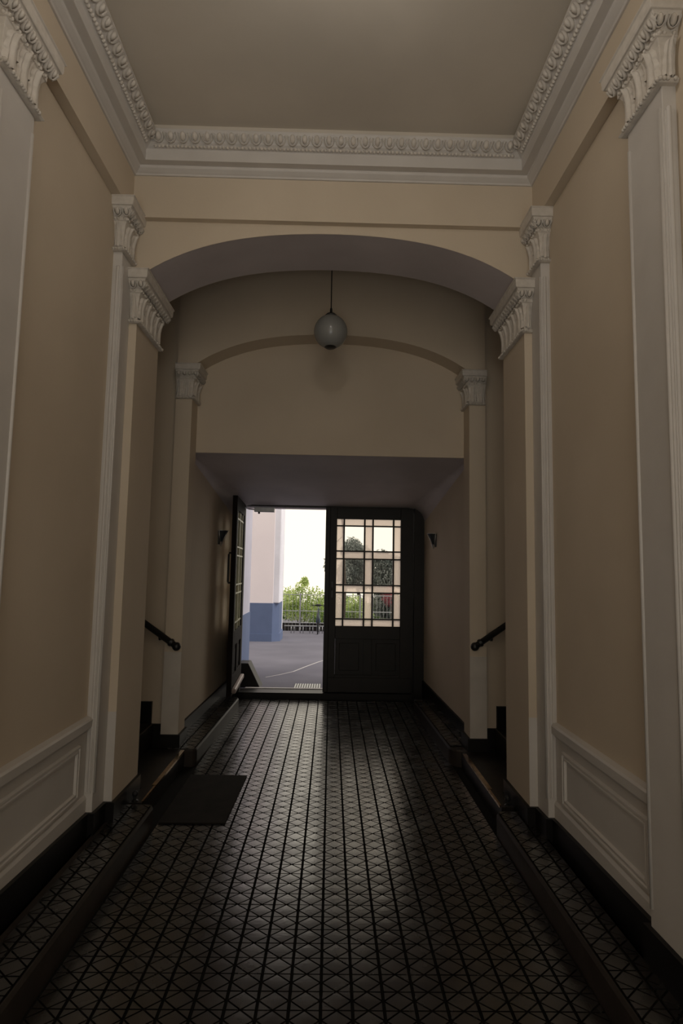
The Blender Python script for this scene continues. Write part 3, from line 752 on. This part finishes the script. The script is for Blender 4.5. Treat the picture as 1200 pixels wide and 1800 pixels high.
plant('shrub', 'bright loose sunlit shrub growing behind the fence', 'shrub', (-.9, 19.2, gb),
      [([(-.9, 19.2, gb), (-.95, 19.2, .3), (-.85, 19.2, 1.15)], .02), ([(-.9, 19.2, gb), (-1.3, 19.2, .4), (-1.35, 19.2, .85)], .015), ([(-.9, 19.2, gb), (-.6, 19.2, .4), (-.45, 19.2, .9)], .015)],
      [((-1.3, 19.2, .55), (.35, .35, .38)), ((-.9, 19.2, .65), (.3, .35, .55)), ((-.45, 19.2, .5), (.38, .35, .45)), ((-1.0, 19.2, .2), (.6, .4, .35)), ((-.82, 19.2, 1.1), (.07, .07, .12)), ((-.5, 19.2, .1), (.5, .35, .35))], 3800, .085, 'leaf')
plant('hedge_bush', 'low rounded dark green bush behind the bicycle', 'bush', (-.2, 18.64, gb),
      [([(-.2, 18.64, gb), (-.2, 18.64, .1)], .03)], [((-.25, 18.64, .0), (.42, .12, .3)), ((.25, 18.64, .05), (.4, .12, .33))], 2200, .05, 'leafg')
plant('shrub', 'bright green shrub behind the fence, seen through the closed leaf', 'shrub', (1.0, 19.4, gb),
      [([(1.0, 19.4, gb), (1.0, 19.4, .6)], .03)], [((.8, 19.4, .25), (.42, .35, .45)), ((1.0, 19.4, .1), (.38, .35, .4)), ((.5, 19.4, 0), (.35, .3, .35))], 3600, .085, 'leaf')
def dtree(label, x, y, h, blobs, n, m, size=.16):
    g = gz(y)
    st_ = [([(x, y, g), (x+.08, y, g+h*.3), (x-.05, y, g+h*.6), (x+.1, y, g+h*.9)], .09)]
    for c, r in blobs:
        st_.append(([(x, y, g+h*.45), ((x+c[0])/2, y, c[2]-.1), (c[0], c[1], c[2]+.2)], .035))
    return plant('tree', label, 'tree', (x, y, g), st_, blobs, n, size, m, droop=1.6)
dtree('dark drooping tree filling the middle panes of the closed leaf', .95, 21.5, 3.0,
      [((.75, 21.5, 2.2), (.42, .4, .5)), ((1.05, 21.5, 1.85), (.5, .5, .6)), ((.6, 21.3, 1.4), (.4, .4, .5)), ((1.1, 21.5, 1.3), (.5, .4, .45))], 6500, 'leafd', .13)
dtree('dark willowy tree beyond the fence near the right door jamb', 1.95, 20.5, 2.4,
      [((1.75, 20.5, 1.75), (.38, .4, .5)), ((2.1, 20.5, 1.5), (.45, .4, .6)), ((1.7, 20.5, 1.15), (.38, .4, .45)), ((1.8, 20.5, .45), (.4, .4, .5)), ((2.1, 20.5, .2), (.45, .4, .4))], 7000, 'leafd', .13)
plant('shrub', 'red leaved shrub beside the dark willowy tree', 'shrub', (1.95, 19.6, gb),
      [([(1.95, 19.6, gb), (1.98, 19.6, .7)], .03)], [((1.9, 19.6, .70), (.22, .25, .32))], 420, .10, 'leafr', droop=1)
plant('tree', 'tall tree whose twigs hang beside the meeting edge of the doors', 'tree', (.35, 16.0, gz(16)),
      [([(.35, 16, gz(16)), (.38, 16, 1.0), (.3, 16, 2.6), (.2, 16, 3.4)], .05), ([(.3, 16, 2.4), (.1, 16, 2.2), (-.12, 16, 1.85)], .015)],
      [((-.10, 16, 1.66), (.06, .08, .17)), ((.3, 16, 3.3), (.5, .4, .4))], 260, .12, 'leafd', droop=2)

for k, x in enumerate((-1.85, .1, 2.2)):
    y = 22.7
    plant('hedge_bush', ('low green bush behind the blue based building', 'low green bush far behind the bicycle', 'low green bush far behind the willowy tree')[k], 'bush', (x, y, gz(y)),
          [([(x, y, gz(y)), (x, y, .0)], .03)], [((x-.3, y, .0), (.55, .3, .5)), ((x+.3, y, .1), (.55, .3, .55))], 3000, .08, 'leafg')
